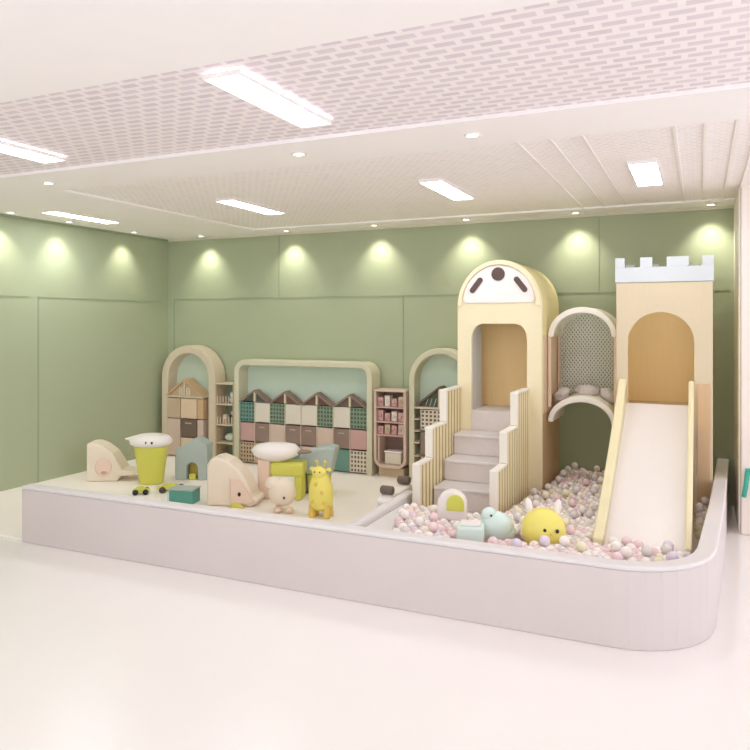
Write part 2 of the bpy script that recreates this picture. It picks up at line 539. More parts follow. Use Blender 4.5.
small_toy('toy_bear', 'small white plush bear on the top board of narrow shelf', 'toy', -5.72, FY + .12, .798,
          [('body', MB().ball((0, 0, .045), .045, .04, .045, 12), 'twhite'), ('head', MB().ball((0, -.01, .11), .035, seg=12), 'twhite'),
           ('ear', MB().ball((-.025, -.01, .145), .012, seg=8), 'tpeach'), ('ear', MB().ball((.025, -.01, .145), .012, seg=8), 'tpeach')])
small_toy('toy_doll', 'tiny doll with orange head on middle board of narrow shelf', 'toy', -5.72, FY + .12, .518,
          [('body', MB().lathe([(.04, 0), (.03, .06), (.015, .11)], seg=12), 'brownd'), ('head', MB().ball((0, 0, .145), .033, seg=12), 'tpeach')])
small_toy('toy_blocks', 'stack of pale and tan blocks on middle board of narrow shelf', 'toy blocks', -5.83, FY + .12, .518,
          [('block', MB().box(-.04, .04, -.03, .03, 0, .06), 'tan'), ('block', MB().box(-.03, .03, -.03, .03, .0605, .12), 'tcream')])
small_toy('toy_turtle', 'small grey green turtle toy on lower board of narrow shelf', 'toy', -5.76, FY + .12, .268,
          [('shell', MB().ball((0, 0, .06), .085, .06, .058, 14), 'mint_panel'), ('head', MB().ball((.10, -.02, .05), .025, seg=10), 'tealg')])

# pink shelf with rounded bottom frame
px0, px1 = -3.575, -3.155
u = thing('pink_shelf', 'dusty pink toy shelf with U shaped rounded frame at the bottom', 'shelf', ((px0 + px1) / 2, FY, .018))


def f_pink():
    r = .12; t = .035; zb = .13
    oo = [(px0, 1.06)] + arc(px0 + r, zb + r, r, r, 180, 270, 8) + arc(px1 - r, zb + r, r, r, 270, 360, 8) + [(px1, 1.06)]
    ii = [(px0 + t, 1.06)] + arc(px0 + r, zb + r, r - t, r - t, 180, 270, 8) + arc(px1 - r, zb + r, r - t, r - t, 270, 360, 8) + [(px1 - t, 1.06)]
    MB().ring(oo, ii, FY - .03, FY + .22, closed=False).build('shelf_frame', M['pinktan'], u, bevel=.008)
    MB().box(px0, px1, FY - .03, FY + .22, 1.06, 1.085).build('top_board', M['pinktan'], u, bevel=.005)
    MB().prism(oo, FY + .22, FY + .25).build('back_panel', M['brownd'], u)
    for z in (.52, .68, .86):
        MB().box(px0 + t, px1 - t, FY - .02, FY + .22, z, z + .02).build('shelf_board', M['pink'], u)
    MB().box(px0 + .045, px0 + .065, FY, FY + .215, .20, .52).build('divider_panel', M['pinktan'], u)
    MB().box(px0 + .05, px1 - .05, FY + .02, FY + .20, .018, .13).build('plinth', M['tan'], u)


rel(u, f_pink)
ii = 0
for z, lst in ((.88, ('pink', 'cellwhite', 'pink', 'tan')), (.70, ('pink', 'pink', 'cellwhite', 'pink')), (.54, ('pink', 'tan', 'pink', 'pinktan'))):
    for k, c in enumerate(lst):
        x = px0 + .075 + k * .088; h = (.11, .13, .095, .12)[(k + ii) % 4]
        lvl = {.88: 'top', .70: 'middle', .54: 'lower'}[z]
        o = MB().box(-.034, .034, -.05, .05, 0, h).ball((0, -.05, h * .5), .022, seg=10).build('toy_box', M[c], bevel=.006)
        o.location = (x, FY + .06, z + .001)
        tag(o, '%s little toy tub, %s from left on %s board of pink shelf' % ({'pink': 'dusty pink', 'cellwhite': 'off white', 'tan': 'tan', 'pinktan': 'beige pink'}[c], ('first', 'second', 'third', 'fourth')[k], lvl), 'toy box', 'tubs on the pink shelf')
    ii += 1
t = thing('toy_basket', 'white toy box in lower compartment of the pink shelf', 'toy box', (-3.35, FY + .1, .166))
MB().box(-.11, .11, -.07, .07, 0, .14).build('basket_body', M['cellwhite'], t, bevel=.015)
MB().box(-.115, .115, -.075, .075, .141, .165).build('lid', M['twhite'], t, bevel=.008)

# right arch unit
u = arch_unit(-3.13, -2.36, 1.60, .07, 'sage cream arched play shelf with house gable behind the stair rail', M['frame2'])


def f_right():
    Y = FY - .02
    gable(u, -3.05, -2.44, .90, 1.15, Y, .19, 'hole', 'taupe')
    for k in range(5):
        xx = -2.92 + k * .05
        MB().tube([(xx, Y + .03, .905), (xx + .03, Y + .03, 1.0)], .006, 6).build('peg', M['tcream'], u)
    MB().box(-3.06, -2.43, Y, FY + .18, .875, .90).build('shelf_board', M['frame1'], u)
    cell(u, -2.98, -2.72, .62, .87, 'lat_white', Y); cell(u, -2.72, -2.44, .62, .87, 'cellwhite', Y)
    cell(u, -2.98, -2.80, .32, .60, 'brownd', Y); cell(u, -2.80, -2.62, .32, .60, 'tan', Y); cell(u, -2.62, -2.44, .32, .60, 'brownd', Y)
    cell(u, -2.98, -2.44, .03, .31, 'tan', Y)
    for z in (.30, .46, .60, .74):
        MB().box(-3.06, -2.99, Y, FY + .18, z, z + .012).build('shelf_board', M['frame1'], u)


rel(u, f_right)


for o in list(bpy.data.objects):      # set the shelf row out along the wall
    if o.parent is None and o.name.split('.')[0] in ('arch_shelf', 'house_shelf', 'narrow_shelf', 'pink_shelf', 'toy_bear', 'toy_doll', 'toy_blocks', 'toy_turtle', 'toy_box', 'toy_basket'):
        o.location.x *= KX
        if 'shelf' in o.name: o.scale.x = KX

# ------------------------------------------------------------------ playhouse tower
TX0, TX1, TY0, TY1 = -2.29, -1.42, 7.10, 8.03
tc = (TX0 + TX1) / 2; th = (TX1 - TX0) / 2; tw = thing('playhouse_tower', 'tall cream play tower with domed roof and three small round and slot windows', 'playhouse', (tc, TY0, 0))
zs = 2.07; er = .47
outer = [(th, 0)] + arc(0, zs, th, er, 0, 180, 28) + [(-th, 0)]
dh = .285; d0, dtop = 0.0, 1.89
# door outline with chamfered, rounded head
door = [(dh, 0), (dh, 1.70)] + arc(dh - .12, 1.74, .12, .15, 0, 90, 5) + arc(-dh + .12, 1.74, .12, .15, 90, 180, 5) + [(-dh, 1.70), (-dh, 0)]
front = [(th, 0)] + arc(0, zs, th, er, 0, 180, 28) + [(-th, 0)] + list(reversed(door))
MB().prism(front, 0, .05).build('front_panel', M['cream'], tw, bevel=.008)
# barrel shell behind it
sh_o = [(th, 1.0)] + arc(0, zs, th, er, 0, 180, 28) + [(-th, 1.0)]
sh_i = [(th - .03, 1.0)] + arc(0, zs, th - .03, er - .03, 0, 180, 28) + [(-th + .03, 1.0)]
MB().ring(sh_o, sh_i, .051, .93, closed=False).build('domed_shell', M['cream2'], tw)
MB().box(th - .03, th, .051, .93, 0, 0.999).build('side_panel', M['brown'], tw)
MB().box(th, th + .006, .06, .92, 1.0, 1.78).build('side_cladding', M['pinkwood'], tw)
MB().box(-th, -th + .03, .051, .93, 0, 0.999).build('side_panel', M['brown'], tw)
MB().prism([(th - .031, 0)] + arc(0, zs, th - .031, er - .031, 0, 180, 28) + [(-th + .031, 0)], .60, .64).build('back_panel', M['orange'], tw)
MB().box(-th + .031, th - .031, .051, .599, .96, 1.0).build('deck', M['step'], tw)
MB().box(-dh + .001, dh - .001, -.004, .0505, .05, 1.0).build('threshold', M['step'], tw, bevel=.006)
MB().box(-dh - .02, -dh, .051, .40, 1.001, 1.86).build('door_jamb', M['bluegrey'], tw)
# white half-round face with windows
ty = [(.345, 2.105)] + arc(0, 2.11, .37, .375, 5, 175, 20) + [(-.345, 2.105)]
face = MB().prism(ty, -.012, -.0005).build('round_face', M['twhite'], tw, bevel=.003)
hood_o = arc(0, 2.07, .425, .458, 0, 180, 24); hood_i = arc(0, 2.07, .385, .42, 0, 180, 24)
MB().ring(hood_o, hood_i, -.03, -.0005, closed=False).build('arch_moulding', M['cream'], tw, bevel=.006)
MB().prism(arc(.0, 2.395, .068, .068, 0, 342, 19), -.022, -.0125).build('round_window', M['dark'], face)
for s in (-1, 1):
    cx, cz = .228 * s, 2.285; ang = math.radians(-52 * s + 0)
    L, W = .065, .028
    pts = [(L + W * math.cos(a), W * math.sin(a)) for a in [math.radians(-90 + 30 * k) for k in range(7)]] + \
          [(-L + W * math.cos(a), W * math.sin(a)) for a in [math.radians(90 + 30 * k) for k in range(7)]]
    pts = [(cx + p * math.cos(ang) - q * math.sin(ang), cz + p * math.sin(ang) + q * math.cos(ang)) for p, q in pts]
    MB().prism(pts, -.022, -.0125).build('slot_window', M['dark'], face)

# ------------------------------------------------------------------ staircase
st = thing('staircase', 'grey white carpeted play stairs with stepped slatted cream railings', 'stairs', (-1.91, 6.5, 0))
SX0, SX1 = -2.25, -1.595
for k in range(4):
    z = .2 * (k + 1); y0 = 5.92 + .295 * k
    s = MB().box(SX0 + 1.91 + .022, SX1 + 1.91 - .022, y0 - 6.5, 7.09 - 6.5, z - .2 + (.001 if k else 0), z - .03)
    s.build('step', M['step'], st)
    MB().box(SX0 + 1.91 + .022, SX1 + 1.91 - .022, y0 - 6.5 - .02, (y0 + .295 if k < 3 else 7.09) - 6.5 - .002, z - .029, z).build('tread', M['fence_top'], st, bevel=.008)


def railing(x, lab):
    r_ = MB()
    prof = [(5.88, 0), (7.09, 0), (7.09, 1.24), (6.64, 1.24), (6.60, 1.20), (6.60, .97), (6.57, .93), (6.24, .93), (6.20, .89), (6.20, .69), (6.17, .65), (5.91, .65), (5.88, .62)]
    pr = [(y - 6.5, z) for y, z in prof]
    b = MB().prism(pr, x + 1.91 - .026, x + 1.91 + .026, 'x').build('railing', M['slat_gap'], st)
    y = 5.885
    while y < 7.07:
        h = .64 if y < 6.16 else (.92 if y < 6.55 else 1.23)
        hh = h
        MB().box(x + 1.91 - .032, x + 1.91 + .032, y - 6.5, y - 6.5 + .046, .001, hh).build('slat', M['cream'], b, bevel=.006)
        y += .0905
    for ya, yb, z in ((5.87, 6.20, .66), (6.19, 6.60, .94), (6.59, 7.09, 1.25)):
        MB().box(x + 1.91 - .036, x + 1.91 + .036, ya - 6.5, yb - 6.5, z - .018, z + .004).build('top_rail', M['offwhite'], b, bevel=.006)
    for ya, za, zb in ((5.862, .001, .66), (6.185, .66, .94), (6.585, .94, 1.25)):
        MB().box(x + 1.91 - .037, x + 1.91 + .037, ya - 6.5, ya + .024 - 6.5, za, zb).build('front_post', M['offwhite'], b, bevel=.006)


railing(-2.27, ''); railing(-1.575, '')

# ------------------------------------------------------------------ net tunnel
NX0, NX1 = -1.405, -.735
nc = (NX0 + NX1) / 2; nh = (NX1 - NX0) / 2
nt_ = thing('net_tunnel', 'white arched net tunnel bridging playhouse tower and castle', 'play tunnel', (nc, 7.35, 0))


def archline(y, zs, rz, hh, n=24, a0=0, a1=180): return [(p[0], y, p[1]) for p in arc(0, zs, hh, rz, a0, a1, n)]


for y, nm in ((0, 'arch_hoop'), (.55, 'arch_hoop')):
    o_ = arc(0, 1.76, nh, .30, 0, 180, 24); i_ = arc(0, 1.76, nh - .055, .30 - .06, 0, 180, 24)
    MB().ring(o_, i_, y - .03, y + .03, closed=False).build(nm, M['offwhite'], nt_, bevel=.012)
    MB().box(-nh + .002, -nh + .03, y - .02, y + .02, 1.05, 1.76).build('upright', M['pinkwood'], nt_)
    MB().box(nh - .03, nh - .002, y - .02, y + .02, 1.05, 1.76).build('upright', M['pinkwood'], nt_)
# curved deck
o_ = arc(0, .90, nh, .27, 0, 180, 24); i_ = arc(0, .90, nh - .055, .21, 0, 180, 24)
MB().ring(o_, i_, -.04, .60, closed=False).build('deck', M['offwhite'], nt_, bevel=.012)
# netting: barrel + rear screen as diamond cords
nm_ = MB()
R_ = .0075
a_in = nh - .03


def insid(x, z): return z < 1.76 + .26 * math.sqrt(max(0, 1 - (x / a_in) ** 2)) and z > .90 + .25 * math.sqrt(max(0, 1 - (x / nh) ** 2))


stp = .05
for sgn in (1, -1):
    k = -60
    while k < 90:
        seg = []
        for i in range(0, 100):
            x = -a_in + i * (2 * a_in) / 99; z = .0 + k * stp + sgn * (x + a_in) * 1.35
            if insid(x, z): seg.append((x, .52, z))
        if len(seg) > 3: nm_.tube([seg[0], seg[-1]], R_, 4)
        k += 1
# barrel netting between hoops
arcp = arc(0, 1.75, nh - .02, .285, 0, 180, 24)
for k in range(-8, 26):
    for sg in (1, -1):
        pth = []
        for i in range(9):
            t_ = i / 8; j = k + sg * i * .8
            if 0 <= j <= 24:
                j0 = int(j); fr_ = j - j0; j1 = min(24, j0 + 1)
                pth.append((arcp[j0][0] * (1 - fr_) + arcp[j1][0] * fr_, .03 + .49 * t_, arcp[j0][1] * (1 - fr_) + arcp[j1][1] * fr_))
        if len(pth) > 1: nm_.tube(pth, R_ * .8, 4)
nm_.build('netting', M['net'], nt_, recalc=False)

# ruffled grey cushions in the tunnel
for i, (x, y, rx, lab) in enumerate(((-1.28, 7.62, .10, 'grey plush cushion at left end of net tunnel'), (-1.06, 7.60, .115, 'grey plush cushion in the middle of net tunnel'), (-.87, 7.62, .10, 'grey plush cushion at right end of net tunnel'))):
    xx = x - nc; zb = .90 + .27 * math.sqrt(max(0, 1 - (xx / nh) ** 2)) + .0
    m = MB()
    b = Vector((0, 0, .055))
    m.ball(b, rx, .11, .06, 24)
    vs = []
    for v in m.v:
        q = Vector(v) - b; d = 1 + .12 * math.sin(q.x * 60 + i) * math.cos(q.y * 55) + .08 * math.sin(q.z * 90 + q.x * 40)
        vs.append(tuple(q * d + b))
    m.v = vs
    o = m.build('cushion', M['fuzz']); o.location = (x, y, zb - (.02 if i == 1 else .0)); 
    o.rotation_euler = (0, (.0, 0, .0)[i] + math.atan2(xx * .27, nh * nh * .6) , 0)
    tag(o, lab, 'cushion', 'grey cushions in the net tunnel')

# ------------------------------------------------------------------ castle tower
CX0, CX1, CY0, CY1 = -.722, .105, 7.10, 7.95
cc = (CX0 + CX1) / 2; ch = (CX1 - CX0) / 2
ct = thing('castle_tower', 'pale tan castle tower with blue grey battlements and tall arched opening', 'castle tower', (cc, CY0, 0))
oh = .285; ozs = 1.72
op = [(oh, 1.1), (oh, ozs)] + arc(0, ozs, oh, .28, 0, 180, 20)[1:-1] + [(-oh, ozs), (-oh, 1.1)]
lx = .025
op = [(x - lx, z) for x, z in op]
front = [(ch, 0), (ch, 2.28), (-ch, 2.28), (-ch, 0), (-.31, 0), (-.31, 1.1)] + list(reversed(op)) + [(.26, 1.1), (.26, 0)]
MB().prism(front, 0, .05).build('front_panel', M['castle'], ct, bevel=.006)
MB().box(.285, ch - .02, -.012, -.0005, .05, 1.35).build('side_board', M['brown'], ct, bevel=.003)
for s in (-1, 1):
    MB().box(min(s * ch, s * (ch - .03)), max(s * ch, s * (ch - .03)), .051, .85, 0, 2.279).build('side_panel', M['cream2'], ct)
MB().box(-ch + .031, ch - .031, .74, .78, 0, 2.25).build('back_panel', M['orange'], ct)
MB().box(-ch + .031, ch - .031, .051, .739, 1.06, 1.10).build('deck', M['castle'], ct)
for s in (-1, 1):
    xx = s * .30 - lx
    MB().box(min(xx, xx + s * .02), max(xx, xx + s * .02), .051, .30, 1.101, 2.0).build('opening_lining', M['orange'], ct)
# battlements
par = MB().ring([(-ch - .008, -.008), (ch + .008, -.008), (ch + .008, .86), (-ch - .008, .86)], [(-ch + .03, .03), (ch - .03, .03), (ch - .03, .82), (-ch + .03, .82)], 2.281, 2.42, 'z').build('parapet', M['bluegrey'], ct)
for a, b in ((-ch - .008, -ch + .075), (-.2, -.095), (.03, .215), (ch - .085, ch + .008)):
    MB().box(a, b, -.008, .03, 2.421, 2.51).build('merlon', M['bluegrey'], par)
for a, b in ((-ch - .008, -ch + .1), (-.26, -.08), (.06, .24), (ch - .1, ch + .008)):
    MB().box(a, b, .82, .86, 2.421, 2.51).build('merlon', M['bluegrey'], par)
for s in (-1, 1):
    for a, b in ((.22, .38), (.52, .68)):
        MB().box(min(s * (ch + .008), s * (ch - .03)), max(s * (ch + .008), s * (ch - .03)), a, b, 2.421, 2.51).build('merlon', M['bluegrey'], par)

# ------------------------------------------------------------------ slide
sl = thing('slide', 'wide off white slide with pale yellow side rails running down into the balls', 'slide', (-.36, 5.3, 0))
NS = 24


def sz(t):   # slide surface height for t 0..1 from the foot (Y 5.28) to the top (Y 7.10)
    return .30 + .85 * (t ** 1.08) + .02 * math.sin(t * PI)


ys = [5.28 + (7.09 - 5.28) * i / NS for i in range(NS + 1)]
low = [(y - 5.3, sz(i / NS) - .05) for i, y in enumerate(ys)]
top = [(y - 5.3, sz(i / NS)) for i, y in enumerate(ys)]
lx0, lx1 = -.265, .265
sb = MB().ring(top, low, lx0, lx1, 'x', closed=False).build('slide_bed', M['slide'], sl)
for s in (-1, 1):
    up = [(y - 5.3, sz(i / NS) + .07 + .16 * (i / NS) ** 3) for i, y in enumerate(ys)]
    dn = [(y - 5.3, sz(i / NS) - .16) for i, y in enumerate(ys)]
    a, b = (lx0 - .075, lx0 - .001) if s < 0 else (lx1 + .001, lx1 + .045)
    MB().ring(up, dn, a, b, 'x', closed=False).build('side_rail', M['rail'], sl, bevel=.012)
MB().box(-.2, .2, -.0 + .05, .25, .02, .255).build('foot_block', M['slide'], sl)

# ------------------------------------------------------------------ pit toys
chick = thing('chick_ball', 'big round yellow chick cushion with black eyes in the ball pit', 'toy', (-1.01, 5.10, .285), math.radians(14))
MB().ball((0, 0, .155), .155, .15, .15, 32).build('body', M['yellow'], chick)
for s in (-1, 1):
    MB().ball((s * .042 + .045, -.142, .185), .013, .008, .015, 10).build('eye', M['black'], chick)
    MB().ball((s * .10, .02, .31), .026, .02, .06, 14, Matrix.Rotation(s * .15, 3, 'Y')).build('ear', M['twhite'], chick)
MB().ball((.045, -.152, .165), .010, .012, .006, 8).build('beak', M['golden'], chick)

arch = thing('arch_toy', 'white rounded arch cushion with lime yellow centre by the stair foot', 'toy', (-1.80, 5.45, .33), math.radians(12))
oo = [(.115, 0)] + arc(0, .13, .115, .11, 0, 180, 16) + [(-.115, 0)]
MB().prism(oo, -.05, .05).build('body', M['twhite'], arch, bevel=.015)
MB().prism([(.07 + .03, .085)] + arc(.03, .14, .07, .075, 0, 180, 14) + [(-.07 + .03, .085)], -.062, -.0505).build('centre_panel', M['lime'], arch, bevel=.004)

sb1 = thing('aqua_block', 'pale aqua soft cube with rounded edges at the pit front', 'foam block', (-1.47, 4.86, .355), math.radians(15))
MB().box(-.095, .095, -.08, .08, 0, .13).build('body', M['aqua'], sb1, bevel=.02)
MB().box(-.07, .07, -.06, .06, .131, .145).build('top_pad', M['twhite'], sb1, bevel=.005)
whale = thing('aqua_whale', 'pale aqua lumpy animal toy right of the aqua cube', 'toy', (-1.35, 5.10, .33), math.radians(15))
MB().ball((0, 0, .09), .13, .10, .11, 20).ball((-.05, -.01, .17), .06, .055, .06, 16).ball((.065, 0, .05), .08, .07, .06, 14).build('body', M['aqua'], whale)
MB().ball((-.035, -.068, .185), .009, seg=8).build('eye', M['black'], whale)
MB().ball((.075, -.07, .09), .009, seg=8).build('spot', M['black'], whale)

# ------------------------------------------------------------------ balls
R0 = .0375


def level(x, y):
    t = min(1, max(0, (y - 4.55) / 1.6))
    return .385 - .135 * t + .012 * math.sin(x * 7 + y * 3)


def fence_in(x, y):
    if y < 4.56 or x < -2.31 or (y < 5.75 and x < -.36 - .345 * y): return False
    # inner face of the low wall (right side and rounded corner)
    if y > 4.93: lim = -.085 + (y - 4.93) * .074 + .025
    else:
        dx = math.sqrt(max(0, .385 ** 2 - (4.95 - y) ** 2)); lim = -.47 + dx
    return x < lim - .02


def blocked(x, y, z, r=R0):
    g = r + .004
    if -2.31 - g < x < -1.53 + g and y > 5.85 - g: return True      # stairs
    if TX0 - g < x < TX1 + .008 + g and y > 7.06 - g: return True    # tower
    if CX0 - g < x and y > 7.07 - g: return True              # castle
    if y > 8.24: return True
    if -.36 - .265 - .08 - g < x < -.36 + .265 + .04 + g and y > 5.26 - g:
        return True
    for c, rr in (((-1.03, 5.10), .155), ((-1.35, 5.10), .15), ((-1.47, 4.86), .13)):
        if (x - c[0]) ** 2 + (y - c[1]) ** 2 < (rr + r) ** 2: return True
    if abs(x + 1.80) < .13 + r and abs(y - 5.45) < .085 + r: return True
    return False


ball_me = {}
proto = {}
BM = (('ballw', 'white'), ('ballp', 'pale pink'), ('ballg', 'pearl grey'), ('balll', 'pale lilac'), ('bally', 'pale yellow'))
for k, nm in BM:
    o = MB().ball((0, 0, 0), R0, seg=16).build('pit_ball', M[k]); proto[k] = o
spots = []
row = 0; y = 4.60
while y < 8.22:
    x = -2.29 + (row % 2) * .0395
    while x < .3:
        px_ = x + random.uniform(-.001, .001); py_ = y + random.uniform(-.001, .001)
        z = level(px_, py_) + random.uniform(-.006, .022)
        if fence_in(px_, py_) and not blocked(px_, py_, z): spots.append((px_, py_, z))
        x += .079
    y += .0685; row += 1
# a second, sparse heap of balls lying in the hollows of the first layer
top2 = []
for (x, y, z) in spots:
    if random.random() < .13 and all((x + .0395 - a) ** 2 + (y + .023 - b) ** 2 > .0066 for a, b, c in top2) and fence_in(x + .04, y + .03) and not blocked(x + .0395, y + .023, z, R0):
        top2.append((x + .0395, y + .023, level(x, y) + .068))
vis = spots + top2
vis.sort(key=lambda p: p[0] ** 2 + p[1] ** 2 + (1.9 - p[2]) ** 2)
near, rest = vis[:290], vis[290:]
first = {}


def pick():
    r = random.random()
    return 'ballw' if r < .50 else 'ballp' if r < .74 else 'ballg' if r < .88 else 'balll' if r < .96 else 'bally'


def put(p, k, lab, grp):
    if k not in first: o = proto[k]; first[k] = 1
    else: o = proto[k].copy(); COL.objects.link(o)
    o.location = p
    tag(o, lab, 'ball', grp)


names = dict(BM)


def region(p):
    x, y, z = p
    if x < -1.93: return 'left of the arch cushion, beside the pale wedge'
    if y < 4.80 and x < -1.2: return 'in the front rows below the aqua toys'
    if x < -1.62: return 'around the white arch cushion'
    if x < -1.20: return 'behind the aqua toys at the stair foot'
    if x < -.72: return 'in front of the yellow chick' if y < 4.97 else 'around and behind the yellow chick'
    if y < 5.3: return 'heaped at the foot of the slide'
    return 'in the gap right of the slide'


for p in near:
    k = pick()
    r_ = region(p)
    put(p, k, '%s plastic ball in the pit, %s' % (names[k], r_), '%s balls %s' % (names[k], r_))
# on the slide foot
for x, y, k, lab in ((-.56, 5.31, 'ballw', 'white ball at the slide foot, beside the left rail'), (-.47, 5.32, 'ballp', 'pink ball at the slide foot, near its left'),
                     (-.39, 5.30, 'ballp', 'pink ball lying nearest the middle of the slide foot'), (-.20, 5.33, 'balll', 'lilac ball on the right half of the slide foot')):
    t_ = (y - 5.28) / 1.81
    put((x, y, sz(t_) + R0 + .004), k, lab, 'balls on the slide foot')
# everything further back, and the layer underneath, as one mass
mass = MB()
for p in rest: mass.ball(p, R0, seg=10)
o = mass.build('pit_balls', M['ballp']); o['kind'] = 'stuff'; o['label'] = 'pale pink and grey plastic balls heaped further back in the ball pit'; o['category'] = 'balls'
for m_ in ('ballg', 'ballw', 'bally'): o.data.materials.append(M[m_])
nf = 10 * 5 + 0
import bmesh
idx = []
for i in range(len(rest)):
    c_ = random.choice((0, 0, 1, 1, 2, 2, 2, 3) if rest[i][0] < -.1 else (3, 3, 1, 2))
    idx += [c_] * 50
if len(idx) == len(o.data.polygons): o.data.polygons.foreach_set('material_index', idx)
# foam base of the pit, just under the balls: three steps down towards the back, cut round stairs and slide
pad = bpy.data.objects.new('floor_foam', None); COL.objects.link(pad); pad['kind'] = 'structure'
ya = 4.50
while ya < 5.84:
    yb = min(5.84, ya + .1)
    zt_ = min(level(x_ / 10, yb) for x_ in range(-23, 1)) - .06
    xl = -1.96 + (yb - 4.5) * -.30
    MB().box(max(-2.30, xl + .01), -.60 if ya < 4.6 else (-.15 if ya < 5.0 else (-.09 if ya < 5.2 else -.73)), ya, yb, 0, zt_).build('foam_layer', M['ballp'], pad)
    ya = yb
MB().box(-1.52, -.73, 5.84, 7.05, 0, .17).build('foam_layer', M['ballp'], pad)
MB().box(-1.405, -.735, 7.05, 8.28, 0, .17).build('foam_layer', M['ballp'], pad)

# ------------------------------------------------------------------ toys on the mat
ZM = .018


def profile_toy(name, lab, cat, loc, rz, pts, d, m, bev=.02):
    t = thing(name, lab, cat, loc, rz)
    b = MB().prism(pts, -d / 2, d / 2).build('body', M[m], t, bevel=bev, seg=3)
    return t, b


# whale shaped seat by the left wall
pts = [(-.22, 0), (.14, 0), (.17, .06), (.34, .07), (.37, .10), (.20, .13), (.16, .20), (.08, .33), (-.04, .42), (-.13, .455), (-.22, .45)]
t, b = profile_toy('whale_chair', 'cream fin shaped kids seat with pinkish hollow beside left wall', 'toy seat', (-6.50, 6.54, ZM), math.radians(28), pts, .32, 'tcream')
MB().ball((-.02, -.165, .17), .10, .012, .11, 20).build('side_hollow', M['tpeach'], t)
MB().ball((-.01, -.178, .11), .035, .006, .02, 12).build('mark', M['pink'], t)


def capped_stool(loc, rz, lab, body, cap, eyes, h=.44, wtop=.235, leg=None):
    t = thing('animal_stool', lab, 'toy stool', loc, rz, 'capped lime stools on the mat')
    MB().lathe([(.13, 0), (.14, .02), (wtop - .04, h - .02), (wtop - .03, h)], seg=28, sy=.8).build('body', M[body], t)
    c = MB().lathe([(wtop - .04, h + .001), (wtop + .01, h + .03), (wtop + .015, h + .07), (wtop - .03, h + .115), (wtop - .09, h + .135), (.02, h + .14)], seg=28, sy=.85).build('cap', M[cap], t)
    MB().prism([(-wtop - .075, h + .085), (-wtop + .04, h + .04), (-wtop + .04, h + .12)], -.04, .04).build('beak', M[cap], c, bevel=.01)
    if eyes:
        for dx in (-.02, .05): MB().ball((dx + .03, -(wtop + .012) * .83, h + .065), .014, .008, .016, 10).build('eye', M['black'], c)
    if leg:
        for s in (-1, 1): MB().box(s * .15 - .03, s * .15 + .03, -.05, .05, 0, .26).build('leg', M[leg], t, bevel=.01)
    return t


capped_stool((-5.87, 6.56, ZM), math.radians(22), 'lime yellow tapered stool with white beaked cap and small black eyes', 'lime', 'twhite', True)
k_ = thing('whale_stool', 'lime yellow kids chair with wide white bowl top behind the elephant seat', 'toy stool', (-4.14, 6.58, ZM), math.radians(18), 'capped lime stools on the mat')
MB().box(-.06, .30, -.12, .12, .25, .40).build('seat', M['lime'], k_, bevel=.03)
MB().box(.20, .28, -.10, .10, 0, .255).build('leg', M['lime'], k_, bevel=.015)
MB().box(-.20, -.06, -.10, .10, 0, .42).build('back_post', M['tpeach'], k_, bevel=.02)
MB().lathe([(.12, .40), (.24, .46), (.27, .52), (.22, .57), (.12, .59), (.02, .595)], c=(-.02, 0, 0), seg=28, sy=.75).build('bowl_top', M['twhite'], k_)
MB().ball((.27, 0, .50), .10, .07, .022, 14).build('tail', M['brownd'], k_)
g_ = thing('bucket_seat', 'grey teal funnel shaped seat on lime base behind the giraffe', 'toy seat', (-3.84, 6.95, ZM), math.radians(15))
MB().lathe([(.11, .0), (.12, .02), (.14, .22)], seg=24).build('base', M['lime'], g_)
MB().prism([(-.12, .221), (.15, .221), (.22, .52), (.12, .54), (-.06, .50), (-.22, .40)], -.12, .12).build('backrest', M['tgrey'], g_, bevel=.03)
MB().box(-.21, -.13, -.08, .08, 0, .30).build('leg', M['lav'], g_, bevel=.015)

# toy house
h_ = thing('toy_house', 'small grey teal play house with yellow arched doorway', 'toy house', (-5.60, 7.00, ZM), math.radians(20))
hp = [(.19, 0), (.20, .42), (.04, .50), (-.19, .36), (-.20, 0), (-.06, 0), (-.06, .12)] + arc(0, .14, .06, .07, 180, 0, 10) + [(.06, .12), (.06, 0)]
hp2 = [(.20, 0), (.20, .42), (.05, .50), (-.19, .36), (-.19, 0), (-.05, 0)] + arc(.02, .13, .07, .08, 180, 0, 10) + [(.09, 0)]
MB().prism(hp2, -.13, .13).build('house_shell', M['tgrey'], h_, bevel=.012)
MB().box(-.045, .085, .0, .10, .0, .19).build('doorway_back', M['golden'], h_)
MB().box(-.02, .06, -.12, -.05, .0, .07).build('doorstep', M['lime'], h_, bevel=.01)

# elephant seat
pts = [(-.26, 0), (.20, 0), (.27, .03), (.29, .08), (.22, .10), (.20, .17), (.15, .28), (.07, .38), (-.03, .46), (-.14, .50), (-.22, .485), (-.26, .42)]
t, b = profile_toy('elephant_seat', 'cream domed animal seat with one black eye in front of house shelf', 'toy seat', (-4.42, 6.20, ZM), math.radians(18), pts, .30, 'tcream', .03)
MB().prism([(.0, .03), (.17, .03), (.25, .06), (.17, .18), (.09, .29), (-.01, .30)], -.175, -.151).build('face_panel', M['tpeach'], t, bevel=.01)
MB().ball((.095, -.178, .135), .017, .008, .022, 12).build('eye', M['black'], t)
MB().prism([(.0, .001), (.16, .001), (.10, .045), (.02, .05)], -.20, -.176).build('foot', M['lime'], t, bevel=.006)

# cream small animal
d_ = thing('toy_lamb', 'small cream rounded animal toy with pink feet left of giraffe', 'toy', (-3.80, 6.12, ZM), math.radians(15))
MB().ball((0, 0, .19), .14, .11, .14, 24).ball((-.09, -.01, .28), .08, .07, .07, 18).build('body', M['tcream'], d_)
for x in (-.03, .09): MB().ball((x, -.06, .035), .045, .045, .034, 12).build('foot', M['tpeach'], d_)
MB().ball((.05, -.105, .16), .012, .008, .014, 8).build('eye', M['dark'], d_)

